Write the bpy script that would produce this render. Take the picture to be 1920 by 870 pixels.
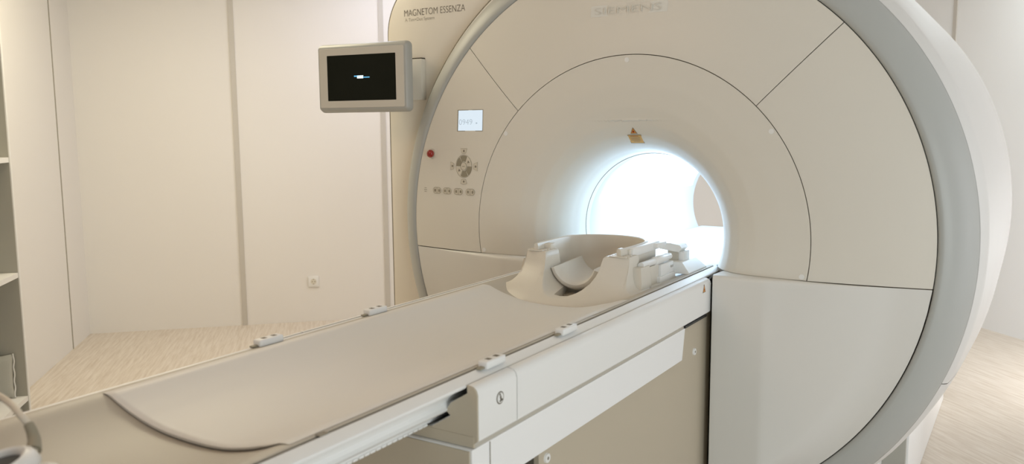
import bpy, bmesh, math, random
from mathutils import Vector, Matrix
PI = math.pi
R = math.radians
H = 1.05                      # height of the bore centre above the floor; geometry below is written relative to it

for o in list(bpy.data.objects):
    bpy.data.objects.remove(o)
scn = bpy.context.scene
C = scn.collection

# ------------------------------------------------------------------ camera
cam_d = bpy.data.cameras.new('camera')
cam = bpy.data.objects.new('camera', cam_d)
C.objects.link(cam)
FPX, YAW, PITCH, ROLL = 1561.29, 0.56202, -0.12357, -0.00733
fw = Vector((-math.sin(YAW) * math.cos(PITCH), math.cos(YAW) * math.cos(PITCH), math.sin(PITCH)))
r0 = Vector((math.cos(YAW), math.sin(YAW), 0))
u0 = r0.cross(fw)
rr = math.cos(ROLL) * r0 + math.sin(ROLL) * u0
uu = -math.sin(ROLL) * r0 + math.cos(ROLL) * u0
cam.matrix_world = Matrix(((rr.x, uu.x, -fw.x, 1.238), (rr.y, uu.y, -fw.y, -2.783), (rr.z, uu.z, -fw.z, 0.387 + H), (0, 0, 0, 1)))
cam_d.sensor_width = 36
cam_d.lens = FPX / 1920 * 36
cam_d.clip_start = 0.05
cam_d.dof.use_dof = True
cam_d.dof.focus_distance = 3.1
cam_d.dof.aperture_fstop = 4.0
scn.camera = cam

# ------------------------------------------------------------------ world, lamps, exposure
scn.view_settings.view_transform = 'Standard'
scn.view_settings.look = 'None'
scn.view_settings.gamma = 1.0
scn.view_settings.use_curve_mapping = False
scn.view_settings.exposure = 0.0
w = bpy.data.worlds.new('world')
scn.world = w
w.use_nodes = True
w.node_tree.nodes['Background'].inputs[0].default_value = (0.95, 0.97, 1.0, 1)
w.node_tree.nodes['Background'].inputs[1].default_value = 0.05


def area(name, loc, target, size, size_y, power, col):
    d = bpy.data.lights.new(name, 'AREA')
    d.shape = 'RECTANGLE'
    d.size = size
    d.size_y = size_y
    d.energy = power
    d.color = col
    o = bpy.data.objects.new(name, d)
    C.objects.link(o)
    o.location = (loc[0], loc[1], loc[2] + H)
    o.rotation_euler = (Vector(target) - Vector(loc)).to_track_quat('-Z', 'Y').to_euler()
    return o


area('warm_ceiling_lamp', (-2.4, -0.2, 1.62), (-2.4, -0.2, 0), 1.2, 1.2, 28, (1.0, 0.91, 0.66))
area('front_ceiling_lamp', (-1.9, -2.3, 1.62), (-1.1, -1.1, 0), 1.2, 1.0, 37, (0.56, 0.66, 1.0))
area('near_ceiling_lamp', (-0.9, -2.4, 1.62), (-0.6, -1.2, 0), 1.2, 1.0, 12, (1.0, 0.66, 0.42))
area('back_ceiling_lamp', (-2.2, 1.5, 1.62), (-2.2, 1.5, 0), 1.0, 1.0, 16, (0.80, 0.83, 1.0))
area('rear_ceiling_lamp', (1.2, 3.0, 1.62), (1.2, 3.0, 0), 0.9, 0.9, 10.5, (0.88, 0.97, 1.0))
area('window_daylight', (3.3, 0.2, 0.1), (1.0, 2.9, -0.5), 1.6, 1.8, 20, (0.97, 0.95, 1.0))
area('low_rear_fill', (2.1, 2.3, -0.25), (1.0, 3.8, -0.75), 0.8, 0.8, 19, (0.96, 0.97, 1.0))  # unseen fill, added to brighten the low right wall and far floor
area('front_window_daylight', (3.4, -3.2, 0.1), (0.6, 0.0, -0.3), 1.6, 1.8, 63, (0.90, 0.98, 1.0))


# ------------------------------------------------------------------ materials
def mat(name, col, rough=0.5, metal=0.0, emit=None, estr=0.0, coat=0.0, bump=None, spec=0.5, vary=0.0):
    m = bpy.data.materials.new(name)
    m.use_nodes = True
    nt = m.node_tree
    b = nt.nodes['Principled BSDF']
    b.inputs['Base Color'].default_value = (*col, 1)
    b.inputs['Roughness'].default_value = rough
    b.inputs['Metallic'].default_value = metal
    b.inputs['Specular IOR Level'].default_value = spec
    b.inputs['Coat Weight'].default_value = coat
    if emit:
        b.inputs['Emission Color'].default_value = (*emit, 1)
        b.inputs['Emission Strength'].default_value = estr
    tc = nt.nodes.new('ShaderNodeTexCoord')
    if vary:
        n = nt.nodes.new('ShaderNodeTexNoise')
        n.inputs['Scale'].default_value = 3.0
        n.inputs['Detail'].default_value = 5
        mr = nt.nodes.new('ShaderNodeMapRange')
        mr.inputs['To Min'].default_value = rough - vary
        mr.inputs['To Max'].default_value = rough + vary
        nt.links.new(tc.outputs['Object'], n.inputs['Vector'])
        nt.links.new(n.outputs['Fac'], mr.inputs['Value'])
        nt.links.new(mr.outputs['Result'], b.inputs['Roughness'])
    if bump:
        n = nt.nodes.new('ShaderNodeTexNoise')
        n.inputs['Scale'].default_value = bump[0]
        n.inputs['Detail'].default_value = 3
        bp = nt.nodes.new('ShaderNodeBump')
        bp.inputs['Strength'].default_value = bump[1]
        bp.inputs['Distance'].default_value = 0.001
        nt.links.new(tc.outputs['Object'], n.inputs['Vector'])
        nt.links.new(n.outputs['Fac'], bp.inputs['Height'])
        nt.links.new(bp.outputs['Normal'], b.inputs['Normal'])
    return m


M_cover = mat('scanner_cover_plastic', (0.75, 0.715, 0.64), 0.38, vary=0.05, bump=(900, 0.06))
M_white = mat('white_plastic', (0.84, 0.835, 0.815), 0.35, vary=0.05, bump=(900, 0.05))
M_table = mat('table_top_plastic', (0.50, 0.46, 0.39), 0.42, vary=0.05, bump=(1200, 0.08))
M_pad = mat('pad_vinyl', (0.72, 0.70, 0.665), 0.45, bump=(500, 0.12))
M_grey = mat('satin_grey_ring', (0.44, 0.45, 0.43), 0.42, metal=0.0, vary=0.04)
M_dark = mat('dark_gap', (0.06, 0.05, 0.035), 0.8)
M_midgap = mat('brown_gap', (0.20, 0.16, 0.11), 0.8)
M_black = mat('black_plastic', (0.012, 0.012, 0.012), 0.35)
M_screen = mat('dark_glass_screen', (0.006, 0.007, 0.004), 0.30, spec=0.12, emit=(0.35, 0.36, 0.2), estr=0.004)
M_rail = mat('brushed_metal_rail', (0.55, 0.55, 0.52), 0.35, metal=0.7)
M_strip = mat('grey_joint_strip', (0.56, 0.52, 0.46), 0.5)
M_wall = mat('cream_wall_paint', (0.81, 0.775, 0.73), 0.75, bump=(300, 0.1))
M_wallr = mat('white_wall_paint', (0.85, 0.845, 0.83), 0.75, bump=(300, 0.1))
M_ceil = mat('white_ceiling_paint', (0.85, 0.83, 0.80), 0.8, bump=(200, 0.1))
M_shelf = mat('grey_shelf_laminate', (0.42, 0.40, 0.34), 0.55, bump=(400, 0.15))
M_shelfw = mat('white_shelf_edge', (0.82, 0.80, 0.76), 0.5)
M_borew = mat('bore_liner_white', (0.60, 0.61, 0.62), 0.35)
M_led = mat('bore_light_strip', (0.9, 0.95, 1.0), 0.5, emit=(0.58, 0.79, 1.0), estr=16.0)
M_lcd = mat('lit_lcd', (0.08, 0.09, 0.1), 0.5, emit=(0.78, 0.90, 1.0), estr=0.86)
M_lcdtxt = mat('lcd_digits', (0.08, 0.09, 0.1), 0.5, emit=(0.50, 0.60, 0.68), estr=0.70)
M_red = mat('red_button', (0.30, 0.012, 0.006), 0.22, coat=0.5)
M_key = mat('key_grey', (0.30, 0.27, 0.20), 0.5)
M_keyl = mat('key_beige', (0.70, 0.65, 0.55), 0.4)
M_lower = mat('lower_cover_plastic', (0.735, 0.722, 0.685), 0.38, vary=0.05, bump=(900, 0.06))
M_plate = mat('side_plate_lit_plastic', (0.83, 0.775, 0.68), 0.4, vary=0.04)  # lighter than the covers: warm light on the plate put into its colour
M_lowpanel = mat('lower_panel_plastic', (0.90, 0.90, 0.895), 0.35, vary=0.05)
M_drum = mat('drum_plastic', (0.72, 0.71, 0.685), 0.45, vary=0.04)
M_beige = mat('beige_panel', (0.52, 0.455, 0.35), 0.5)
M_coil = mat('coil_plastic', (0.70, 0.655, 0.575), 0.4, bump=(1000, 0.06))
M_line = mat('printed_line', (0.26, 0.23, 0.18), 0.6)
M_text = mat('printed_text', (0.17, 0.145, 0.11), 0.6)
M_yel = mat('warning_yellow', (0.72, 0.42, 0.10), 0.5)
M_orange = mat('warning_orange', (0.62, 0.26, 0.04), 0.5)
M_tape = mat('pale_logo_strip', (0.78, 0.77, 0.72), 0.5)
M_tapet = mat('faint_logo_letters', (0.70, 0.68, 0.62), 0.5)
M_cloud = mat('grey_fabric', (0.46, 0.45, 0.40), 0.9, bump=(250, 0.5))
M_blue = mat('screen_blue', (0.05, 0.2, 0.35), 0.5, emit=(0.12, 0.45, 0.75), estr=0.9)
M_swhite = mat('screen_white', (0.6, 0.7, 0.7), 0.5, emit=(0.75, 0.92, 0.95), estr=0.9)
M_cable = mat('cable_rubber', (0.66, 0.60, 0.50), 0.45)


def floor_mat():
    m = bpy.data.materials.new('streaked_vinyl_floor')
    m.use_nodes = True
    nt = m.node_tree
    L = nt.links.new
    b = nt.nodes['Principled BSDF']
    b.inputs['Roughness'].default_value = 0.42
    tc = nt.nodes.new('ShaderNodeTexCoord')
    mp = nt.nodes.new('ShaderNodeMapping')
    mp.inputs['Rotation'].default_value = (0, 0, R(45))
    mp2 = nt.nodes.new('ShaderNodeMapping')
    mp2.inputs['Scale'].default_value = (4.0, 60.0, 1)
    n = nt.nodes.new('ShaderNodeTexNoise')
    n.inputs['Scale'].default_value = 1.0
    n.inputs['Detail'].default_value = 6
    n.inputs['Roughness'].default_value = 0.65
    n.inputs['Distortion'].default_value = 0.4
    cr = nt.nodes.new('ShaderNodeValToRGB')
    e = cr.color_ramp.elements
    e[0].position = 0.34
    e[0].color = (0.58, 0.49, 0.39, 1)
    e[1].position = 0.62
    e[1].color = (0.72, 0.645, 0.55, 1)
    L(tc.outputs['Object'], mp.inputs['Vector'])
    L(mp.outputs['Vector'], mp2.inputs['Vector'])
    L(mp2.outputs['Vector'], n.inputs['Vector'])
    L(n.outputs['Fac'], cr.inputs['Fac'])
    L(cr.outputs['Color'], b.inputs['Base Color'])
    return m


M_floor = floor_mat()


# ------------------------------------------------------------------ helpers
def wloc(o):
    p = Vector((0, 0, 0))
    while o is not None:
        p = p + Vector(o.location)
        o = o.parent
    return p


def obj(name, bm, m, parent=None, sharp=30, recalc=True):
    """links a bmesh written in bore-centred coordinates as ONE mesh object"""
    me = bpy.data.meshes.new(name)
    if recalc:
        bmesh.ops.recalc_face_normals(bm, faces=bm.faces[:])
    bm.to_mesh(me)
    bm.free()
    off = Vector((0, 0, H)) - (wloc(parent) if parent else Vector((0, 0, 0)))
    me.transform(Matrix.Translation(off))
    for p in me.polygons:
        p.use_smooth = True
    me.set_sharp_from_angle(angle=R(sharp))
    me.materials.append(m)
    o = bpy.data.objects.new(name, me)
    C.objects.link(o)
    if parent:
        o.parent = parent
    return o


def struct(name, bm, m, sharp=30):
    o = obj(name, bm, m, None, sharp)
    o['kind'] = 'structure'
    return o


def thing(name, label, cat, loc, group=None):
    o = bpy.data.objects.new(name, None)
    C.objects.link(o)
    o.location = (loc[0], loc[1], loc[2] + H)
    o.empty_display_size = 0.1
    o['label'] = label
    o['category'] = cat
    if group:
        o['group'] = group
    return o


def add_box(bm, x0, x1, y0, y1, z0, z1, bev=0.0, seg=2, M=None):
    g = bmesh.ops.create_cube(bm, size=1.0)
    vs = g['verts']
    for v in vs:
        v.co = Vector(((x0 + x1) / 2 + v.co.x * (x1 - x0), (y0 + y1) / 2 + v.co.y * (y1 - y0), (z0 + z1) / 2 + v.co.z * (z1 - z0)))
    if bev > 0:
        es = list({e for v in vs for e in v.link_edges})
        g2 = bmesh.ops.bevel(bm, geom=es, offset=bev, segments=seg, affect='EDGES', profile=0.5)
        vs = list({v for f in g2['faces'] for v in f.verts} | {v for v in vs if v.is_valid})
    if M is not None:
        for v in vs:
            v.co = M @ v.co
    return vs


def box(x0, x1, y0, y1, z0, z1, bev=0.0, seg=2, M=None):
    bm = bmesh.new()
    add_box(bm, x0, x1, y0, y1, z0, z1, bev, seg, M)
    return bm


def add_cyl(bm, p0, p1, r0_, r1_=None, n=24, cap=True):
    r1_ = r0_ if r1_ is None else r1_
    p0, p1 = Vector(p0), Vector(p1)
    d = p1 - p0
    q = Vector((0, 0, 1)).rotation_difference(d).to_matrix().to_4x4()
    bmesh.ops.create_cone(bm, cap_ends=cap, segments=n, radius1=r0_, radius2=r1_, depth=d.length,
                          matrix=Matrix.Translation((p0 + p1) / 2) @ q)


def cyl(p0, p1, r0_, r1_=None, n=24):
    bm = bmesh.new()
    add_cyl(bm, p0, p1, r0_, r1_, n)
    return bm


def add_tube(bm, pts, r, n=12):
    pts = [Vector(p) for p in pts]
    rs = r if isinstance(r, (list, tuple)) else [r] * len(pts)
    rings = []
    for i, p in enumerate(pts):
        t = (pts[min(i + 1, len(pts) - 1)] - pts[max(i - 1, 0)]).normalized()
        a = t.cross(Vector((0.13, 0.21, 0.97))).normalized()
        b = t.cross(a)
        rings.append([bm.verts.new(p + rs[i] * (math.cos(2 * PI * k / n) * a + math.sin(2 * PI * k / n) * b)) for k in range(n)])
    for i in range(len(rings) - 1):
        for k in range(n):
            bm.faces.new((rings[i][k], rings[i][(k + 1) % n], rings[i + 1][(k + 1) % n], rings[i + 1][k]))
    bm.faces.new(rings[0])
    bm.faces.new(rings[-1][::-1])


def smooth_path(pts, k=8):
    out = []
    P = [Vector(p) for p in pts]
    P = [2 * P[0] - P[1]] + P + [2 * P[-1] - P[-2]]
    for i in range(1, len(P) - 2):
        for j in range(k):
            t = j / k
            out.append(0.5 * (2 * P[i] + (P[i + 1] - P[i - 1]) * t + (2 * P[i - 1] - 5 * P[i] + 4 * P[i + 1] - P[i + 2]) * t * t
                              + (3 * P[i] - P[i - 1] - 3 * P[i + 1] + P[i + 2]) * t ** 3))
    out.append(P[-2])
    return out


def add_prism(bm, poly, fn0, fn1):
    """poly: 2D outline; fn0/fn1 map (a,b) to the 3D point on each cap"""
    a = [bm.verts.new(fn0(*p)) for p in poly]
    b = [bm.verts.new(fn1(*p)) for p in poly]
    bm.faces.new(a)
    bm.faces.new(b[::-1])
    n = len(poly)
    for i in range(n):
        bm.faces.new((a[i], b[i], b[(i + 1) % n], a[(i + 1) % n]))


def prism_y(poly, y0, y1):
    bm = bmesh.new()
    add_prism(bm, poly, lambda a, b: Vector((a, y0, b)), lambda a, b: Vector((a, y1, b)))
    return bm


def prism_x(poly, x0, x1):
    bm = bmesh.new()
    add_prism(bm, poly, lambda a, b: Vector((x0, a, b)), lambda a, b: Vector((x1, a, b)))
    return bm


def bevel_all(bm, w_, seg=2, ang=25):
    es = [e for e in bm.edges if len(e.link_faces) == 2 and e.calc_face_angle(0) > R(ang)]
    bmesh.ops.bevel(bm, geom=es, offset=w_, segments=seg, affect='EDGES', profile=0.5)
    return bm


def grid(rows, thick=None):
    """rows of points -> surface; None points are skipped"""
    bm = bmesh.new()
    V = [[bm.verts.new(p) if p is not None else None for p in r] for r in rows]
    for i in range(len(V) - 1):
        for j in range(len(V[0]) - 1):
            q = (V[i][j], V[i][j + 1], V[i + 1][j + 1], V[i + 1][j])
            if all(q):
                bm.faces.new(q)
    return bm


def solidify(o, t, off=-1):
    md = o.modifiers.new('thickness', 'SOLIDIFY')
    md.thickness = t
    md.offset = off
    return o


def interp(x, xs, ys):
    if x <= xs[0]:
        return ys[0]
    for i in range(len(xs) - 1):
        if x <= xs[i + 1]:
            t = (x - xs[i]) / (xs[i + 1] - xs[i])
            return ys[i] + t * (ys[i + 1] - ys[i])
    return ys[-1]


def sstep(t):
    t = max(0, min(1, t))
    return t * t * (3 - 2 * t)


def text_mesh(body, width=None, height=None, extr=0.0, thin=-0.012):
    cu = bpy.data.curves.new('lettering', 'FONT')
    cu.body = body
    cu.size = 1
    cu.extrude = extr
    cu.offset = thin
    t = bpy.data.objects.new('lettering', cu)
    C.objects.link(t)
    dg = bpy.context.evaluated_depsgraph_get()
    me = bpy.data.meshes.new_from_object(t.evaluated_get(dg))
    bpy.data.objects.remove(t)
    xs = [v.co.x for v in me.vertices]
    ys = [v.co.y for v in me.vertices]
    x0, x1, y0, y1 = min(xs), max(xs), min(ys), max(ys)
    sx = width / (x1 - x0) if width else 1
    sy = height / (y1 - y0) if height else sx
    for v in me.vertices:
        v.co.x = (v.co.x - x0) * sx
        v.co.y = (v.co.y - y0) * sy
    return me


def text_on(name, body, x, z, width, height, yfn, m, parent, mtx=None):
    me = text_mesh(body, width, height)
    off = Vector((0, 0, H)) - wloc(parent)
    for v in me.vertices:
        px, pz = x + v.co.x, z + v.co.y
        p = Vector((px, yfn(px, pz), pz))
        if mtx is not None:
            p = mtx @ Vector((v.co.x, 0, v.co.y))
        v.co = p + off
    me.materials.clear()
    me.materials.append(m)
    o = bpy.data.objects.new(name, me)
    C.objects.link(o)
    o.parent = parent
    return o


# ------------------------------------------------------------------ the room (all walls stand at 45 degrees to the scanner)
S = 2 ** -0.5


def wall(name, p0, p1, out, m, z0=-H, z1=1.75, t=0.12):
    """wall with inner face from p0 to p1, thickness t along out"""
    bm = bmesh.new()
    a0, a1 = Vector((p0[0], p0[1], 0)), Vector((p1[0], p1[1], 0))
    o_ = Vector((out[0], out[1], 0)) * t
    poly = [a0, a1, a1 + o_, a0 + o_]
    lo = [bm.verts.new((p.x, p.y, z0)) for p in poly]
    hi = [bm.verts.new((p.x, p.y, z1)) for p in poly]
    bm.faces.new(lo)
    bm.faces.new(hi[::-1])
    for i in range(4):
        bm.faces.new((lo[i], hi[i], hi[(i + 1) % 4], lo[(i + 1) % 4]))
    return struct(name, bm, m)


PA = (-4.43, 0.54)            # left corner
PB = (-0.035, 4.935)          # corner behind the scanner
wall('wall_left', PA, (PA[0] + 5.0 * S, PA[1] - 5.0 * S), (-S, -S), M_wall)
wall('wall_back', PA, PB, (-S, S), M_wall)
wall('wall_right', PB, (PB[0] + 6.4 * S, PB[1] - 6.4 * S), (S, S), M_wallr)
fl = bmesh.new()
add_box(fl, -5.2, 5.2, -4.4, 5.4, -H - 0.05, -H)
struct('floor', fl, M_floor)
ce = bmesh.new()
add_box(ce, -5.2, 5.2, -4.4, 5.4, 1.75, 1.80)
struct('ceiling', ce, M_ceil)


def trim(name, p, along, width, z0, z1, nrm, m, proud=0.008):
    a = Vector((p[0], p[1], 0)) - Vector((along[0], along[1], 0)) * width / 2
    b = Vector((p[0], p[1], 0)) + Vector((along[0], along[1], 0)) * width / 2
    n = Vector((nrm[0], nrm[1], 0)) * proud
    bm = bmesh.new()
    poly = [a, b, b + n, a + n]
    lo = [bm.verts.new((q.x, q.y, z0)) for q in poly]
    hi = [bm.verts.new((q.x, q.y, z1)) for q in poly]
    bm.faces.new(lo)
    bm.faces.new(hi[::-1])
    for i in range(4):
        bm.faces.new((lo[i], hi[i], hi[(i + 1) % 4], lo[(i + 1) % 4]))
    return struct(name, bm, m)


for i, t_ in enumerate((1.062, 2.118, 3.174)):
    trim('trim_%d' % (i + 1), (PA[0] + t_ * S, PA[1] + t_ * S), (S, S), 0.036, -H, 1.75, (S, -S), M_strip)
trim('trim_4', (PA[0] + 0.425 * S, PA[1] - 0.425 * S), (S, -S), 0.012, -H, 1.75, (S, S), M_key, 0.003)
trim('trim_5', (PB[0] + 1.0 * S, PB[1] - 1.0 * S), (S, -S), 0.036, -H, 1.75, (-S, -S), M_strip)

# ------------------------------------------------------------------ magnetic resonance scanner
SC = thing('mri_scanner', 'large cream scanner with round face, grey rim and glowing blue-white bore', 'scanner', (0, 0.7, -H))

PR = (.285, .2905, .293, .298, .31, .33, .36, .40, .46, .54, .641)
PY = (.24, .21, .19, .15, .10, .055, .015, -.015, -.035, -.044, -.046)


def face_y(x, z):
    r = math.hypot(x, z)
    if r < .641:
        # smooth interpolation of the funnel profile
        y = (interp(r, PR, PY) * 2 + interp(r - .008, PR, PY) + interp(r + .008, PR, PY)) / 4 if r > .30 else interp(r, PR, PY)
        ax = abs(x) / .175
        if ax < 1 and z > 0:
            if .345 < z <= .412:
                y += .007 * (1 - ax) ** 1.6 * sstep((z - .345) / .06)
            elif .412 < z < .420:
                y -= .0028 * (1 - ax * ax) * (1 - (z - .412) / .008)
        return y
    return -.046 * (1 - (min(r - .641, .359) / .359) ** 1.5)


def polar_panel(r0_, r1_, a0, a1, nr, na, yf=face_y, lip=0.012, zmin=None):
    """panel of the face between two radii and two angles, with its edges turned back"""
    rows = []
    rs = [r0_] + [r0_ + (r1_ - r0_) * i / nr for i in range(nr + 1)] + [r1_]
    for i, r in enumerate(rs):
        row = []
        for j in range(-1, na + 2):
            a = a0 + (a1 - a0) * max(0, min(na, j)) / na
            x, z = r * math.cos(a), r * math.sin(a)
            if zmin is not None and z < zmin:
                z = zmin
                x = math.copysign(math.sqrt(max(r * r - z * z, 0)), math.cos(a))
            back = i in (0, len(rs) - 1) or j in (-1, na + 1)
            row.append(Vector((x, yf(x, z) + (lip if back else 0), z)))
        rows.append(row)
    return grid(rows)


g = 0.0016
ZS = -0.108
aS1 = math.asin(ZS / 0.996)
aS2 = math.asin(ZS / 0.645)
# three outer panels
obj('face_panel', polar_panel(.6435, .9983, R(45) + g, R(135) - g, 24, 72), M_cover, SC, 25, recalc=False)


def side_panel(sgn):
    rows = []
    nr, na = 24, 60
    rs = [.6435] + [.6435 + (.9983 - .6435) * i / nr for i in range(nr + 1)] + [.9983]
    for i, r in enumerate(rs):
        aE = math.asin((ZS + g) / r)
        row = []
        for j in range(-1, na + 2):
            a = aE + (R(45) - g / r - aE) * max(0, min(na, j)) / na
            x, z = sgn * r * math.cos(a), r * math.sin(a)
            back = i in (0, len(rs) - 1) or j in (-1, na + 1)
            row.append(Vector((x, face_y(x, z) + (.012 if back else 0), z)))
        rows.append(row if sgn > 0 else row[::-1])
    return grid(rows)


obj('face_panel', side_panel(1), M_cover, SC, 25, recalc=False)
obj('face_panel', side_panel(-1), M_cover, SC, 25, recalc=False)

# funnel around the bore, closed above the seam height
rows = []
rs = [.2865, .2905, .293, .2955, .298, .302, .306, .31, .315, .32, .325, .33, .337, .345, .352, .36]
rs += [.36 + (.6405 - .36) * i / 84 for i in range(1, 85)] + [.6405]
for i, r in enumerate(rs):
    aE = math.asin((ZS + g) / r)
    row = []
    N = 520
    for j in range(-1, N + 2):
        a = aE + (PI - 2 * aE) * max(0, min(N, j)) / N
        x, z = r * math.cos(a), r * math.sin(a)
        back = i == len(rs) - 1 or j in (-1, N + 1)
        row.append(Vector((x, face_y(x, z) + (.012 if back else 0), z)))
    rows.append(row)
obj('bore_funnel', grid(rows), M_cover, SC, 40, recalc=False)


# lower covers with the shoulders beside the table
def shoulder_y(x, z):
    ax = abs(x)
    t = max(0, min(1, (ax - .51) / .40))
    k = (1 - t) ** 1.5
    xe_ = math.sqrt(max(.99 ** 2 - z * z, 0))
    k *= sstep((xe_ - ax) / .14)
    return face_y(x, z) * (1 - k) + (-.100) * k


for sgn in (1, -1):
    rows = []
    NX = 60
    ztop = ZS - g
    xe = math.sqrt(.9983 ** 2 - ztop ** 2)
    xs = [.338 + (xe - .338) * (i / NX) for i in range(NX + 1)]
    # first rows: turned-back lip and top face of the shoulder
    def pt(x, k):
        yf, ys = face_y(x, ztop), shoulder_y(x, ztop)
        d = yf - ys
        if k < 7:
            t = k / 6
            return Vector((x, yf + .010 + (ys + min(.014, d * .4) - yf - .010) * t, ztop - .002 * (1 - t) + .004 * sstep(d / .05)))
        th = (k - 6) / 6 * PI / 2
        rr_ = min(.014, d * .4 + .001)
        return Vector((x, ys + rr_ - rr_ * math.sin(th), ztop + .004 * sstep(d / .05) - rr_ * (1 - math.cos(th))))
    for k in range(13):
        rows.append([pt(x, k) for x in xs])
    zb = -.985
    NZ = 60
    for k in range(1, NZ + 1):
        row = []
        for x in xs:
            zl = max(-math.sqrt(max(.9983 ** 2 - x * x, 0)), zb)
            z0 = rows[12][len(row)].z
            zl = min(zl, z0)
            z = z0 + (zl - z0) * k / NZ
            row.append(Vector((x, shoulder_y(x, z), z)))
        rows.append(row)
    # inner side wall towards the table
    rows = [[Vector((r[0].x, .10, r[0].z)), Vector((r[0].x, r[0].y + .008, r[0].z))] + [Vector((r[0].x + .003, r[0].y + .001, r[0].z))] + r[1:] for r in rows]
    if sgn < 0:
        rows = [[Vector((-p.x, p.y, p.z)) for p in r[::-1]] for r in rows]
    bm = grid(rows[::-1])
    bmesh.ops.remove_doubles(bm, verts=bm.verts[:], dist=1e-6)
    obj('lower_cover', bm, M_lower, SC, 35)

# dark carcass behind the seams
rows = []
for r in (.30, .35, .40, .46, .54, .64, .82, .998):
    aE = math.asin(-.13 / r)
    row = []
    for j in range(121):
        a = aE + (PI - 2 * aE) * j / 120
        x, z = r * math.cos(a), r * math.sin(a)
        row.append(Vector((x, interp(r, PR, PY) + .011 if r < .641 else -.046 * (1 - ((r - .641) / .359) ** 1.5) + .011, z)))
    rows.append(row)
obj('carcass', grid(rows), M_midgap, SC)
rows = []
for k in range(11):
    r_ = .985 + .001 * k
    rows.append([Vector((math.cos(R(a)) * r_, .028, max(-1.03, math.sin(R(a)) * r_))) for a in range(-170, -9, 4)])
obj('rim_backing', grid(rows), M_midgap, SC)

# grey ring
rows = []
for r, y in ((.9995, .03), (1.0003, .005), (1.003, .000), (1.010, -.003), (1.020, -.002), (1.045, .010), (1.07, .030), (1.09, .052), (1.104, .074), (1.108, .086), (1.106, .10)):
    row = []
    for j in range(361):
        a = 2 * PI * j / 360
        row.append(Vector((r * math.cos(a), y, max(r * math.sin(a), -1.045))))
    rows.append(row)
obj('grey_ring', grid(rows), M_grey, SC, 60)


# drum covers (upper part and lower right part, seam between them)
def drum_r(y, a):
    d = math.degrees(a)
    b = interp(d, (-60, -45, -38, -22, 0, 30, 90), (.008, .026, .036, .040, .053, .068, .072))
    s = interp(y, (.085, .10, .12, .18, .30, .5, 1.2, 1.38, 1.45), (0, .20, .38, .55, .80, 1, 1, .7, .25))
    return 1.108 + b * s


def drum(a0, a1, n):
    rows = []
    ys = [.085, .092, .10, .11, .12, .14, .16, .18, .21, .24, .27, .30, .35, .4, .45, .5, .7, .9, 1.1, 1.2, 1.3, 1.38, 1.42, 1.45]
    for y in ys:
        row = []
        for j in range(n + 1):
            a = a0 + (a1 - a0) * j / n
            r = drum_r(y, a if a < PI / 2 else PI - a)
            row.append(Vector((r * math.cos(a), y, max(r * math.sin(a), -1.045))))
        rows.append(row)
    return grid(rows)


aD = R(-22.3)
obj('drum_cover', drum(aD + .0012, PI + R(25), 150), M_drum, SC, 50)
obj('drum_cover', drum(R(-74), aD - .0012, 50), M_drum, SC, 50)
rows = []
for y in (.1, .3, .6, 1.4):
    rows.append([Vector(((drum_r(y, aD) - .006) * math.cos(aD + k * .006), y, (drum_r(y, aD) - .006) * math.sin(aD + k * .006))) for k in (-1, 0, 1)])
obj('seam_backing', grid(rows), M_dark, SC)

# left front plate with the rounded top corner
YP = .12
XL, ZT, RC = -1.237, 1.045, .25


def outline_pt(a):
    """intersection of a ray at angle a with the rounded rectangle outline"""
    dx, dz = math.cos(a), math.sin(a)
    t = 9
    if dx < 0:
        t = min(t, XL / dx)
    if dz > 0:
        t = min(t, ZT / dz)
    if dz < 0:
        t = min(t, -1.048 / dz)
    x, z = t * dx, t * dz
    cx_, cz_ = XL + RC, ZT - RC
    if x < cx_ and z > cz_:
        # meet the corner circle
        b = dx * cx_ + dz * cz_
        c = cx_ ** 2 + cz_ ** 2 - RC ** 2
        t = b + math.sqrt(max(b * b - c, 0))
        x, z = t * dx, t * dz
    return x, z


rows = [[] for _ in range(7)]
for j in range(241):
    a = R(100) + R(130) * j / 240
    ox, oz = outline_pt(a)
    ro = math.hypot(ox, oz)
    ri = 1.1375
    ro = max(ro, ri + .002)
    u = Vector((math.cos(a), 0, math.sin(a)))
    rows[0].append(u * ri + Vector((0, YP + .02, 0)))
    rows[1].append(u * ri + Vector((0, YP + .001, 0)))
    rows[2].append(u * (ri + .002) + Vector((0, YP, 0)))
    rows[3].append(u * max(ro - .012, ri + .0022) + Vector((0, YP, 0)))
    rows[4].append(u * max(ro - .004, ri + .0024) + Vector((0, YP + .004, 0)))
    rows[5].append(u * ro + Vector((0, YP + .014, 0)))
    rows[6].append(u * ro + Vector((0, 1.40, 0)))
for r in rows:
    for p in r:
        p.z = max(p.z, -1.045)
obj('side_plate', grid(rows), M_plate, SC, 40)
# dark rubber edge around the plate and the fine seam beside the ring
rows = [[], [], []]
for j in range(241):
    a = R(100) + R(130) * j / 240
    ox, oz = outline_pt(a)
    ro = max(math.hypot(ox, oz), 1.14)
    for k, (dr, y) in enumerate(((-.0005, YP + .008), (.0050, YP + .008), (.0050, YP + .05))):
        rows[k].append(Vector((math.cos(a) * (ro + dr), y, max(math.sin(a) * (ro + dr), -1.045))))
obj('plate_edge', grid(rows), M_line, SC)
rows = [[], []]
for j in range(181):
    a = R(104) + R(122) * j / 180
    for k, r_ in enumerate((1.1368, 1.1384)):
        rows[k].append(Vector((math.cos(a) * r_, YP - .0012, max(math.sin(a) * r_, -1.045))))
obj('plate_seam', grid(rows), M_key, SC)

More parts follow.
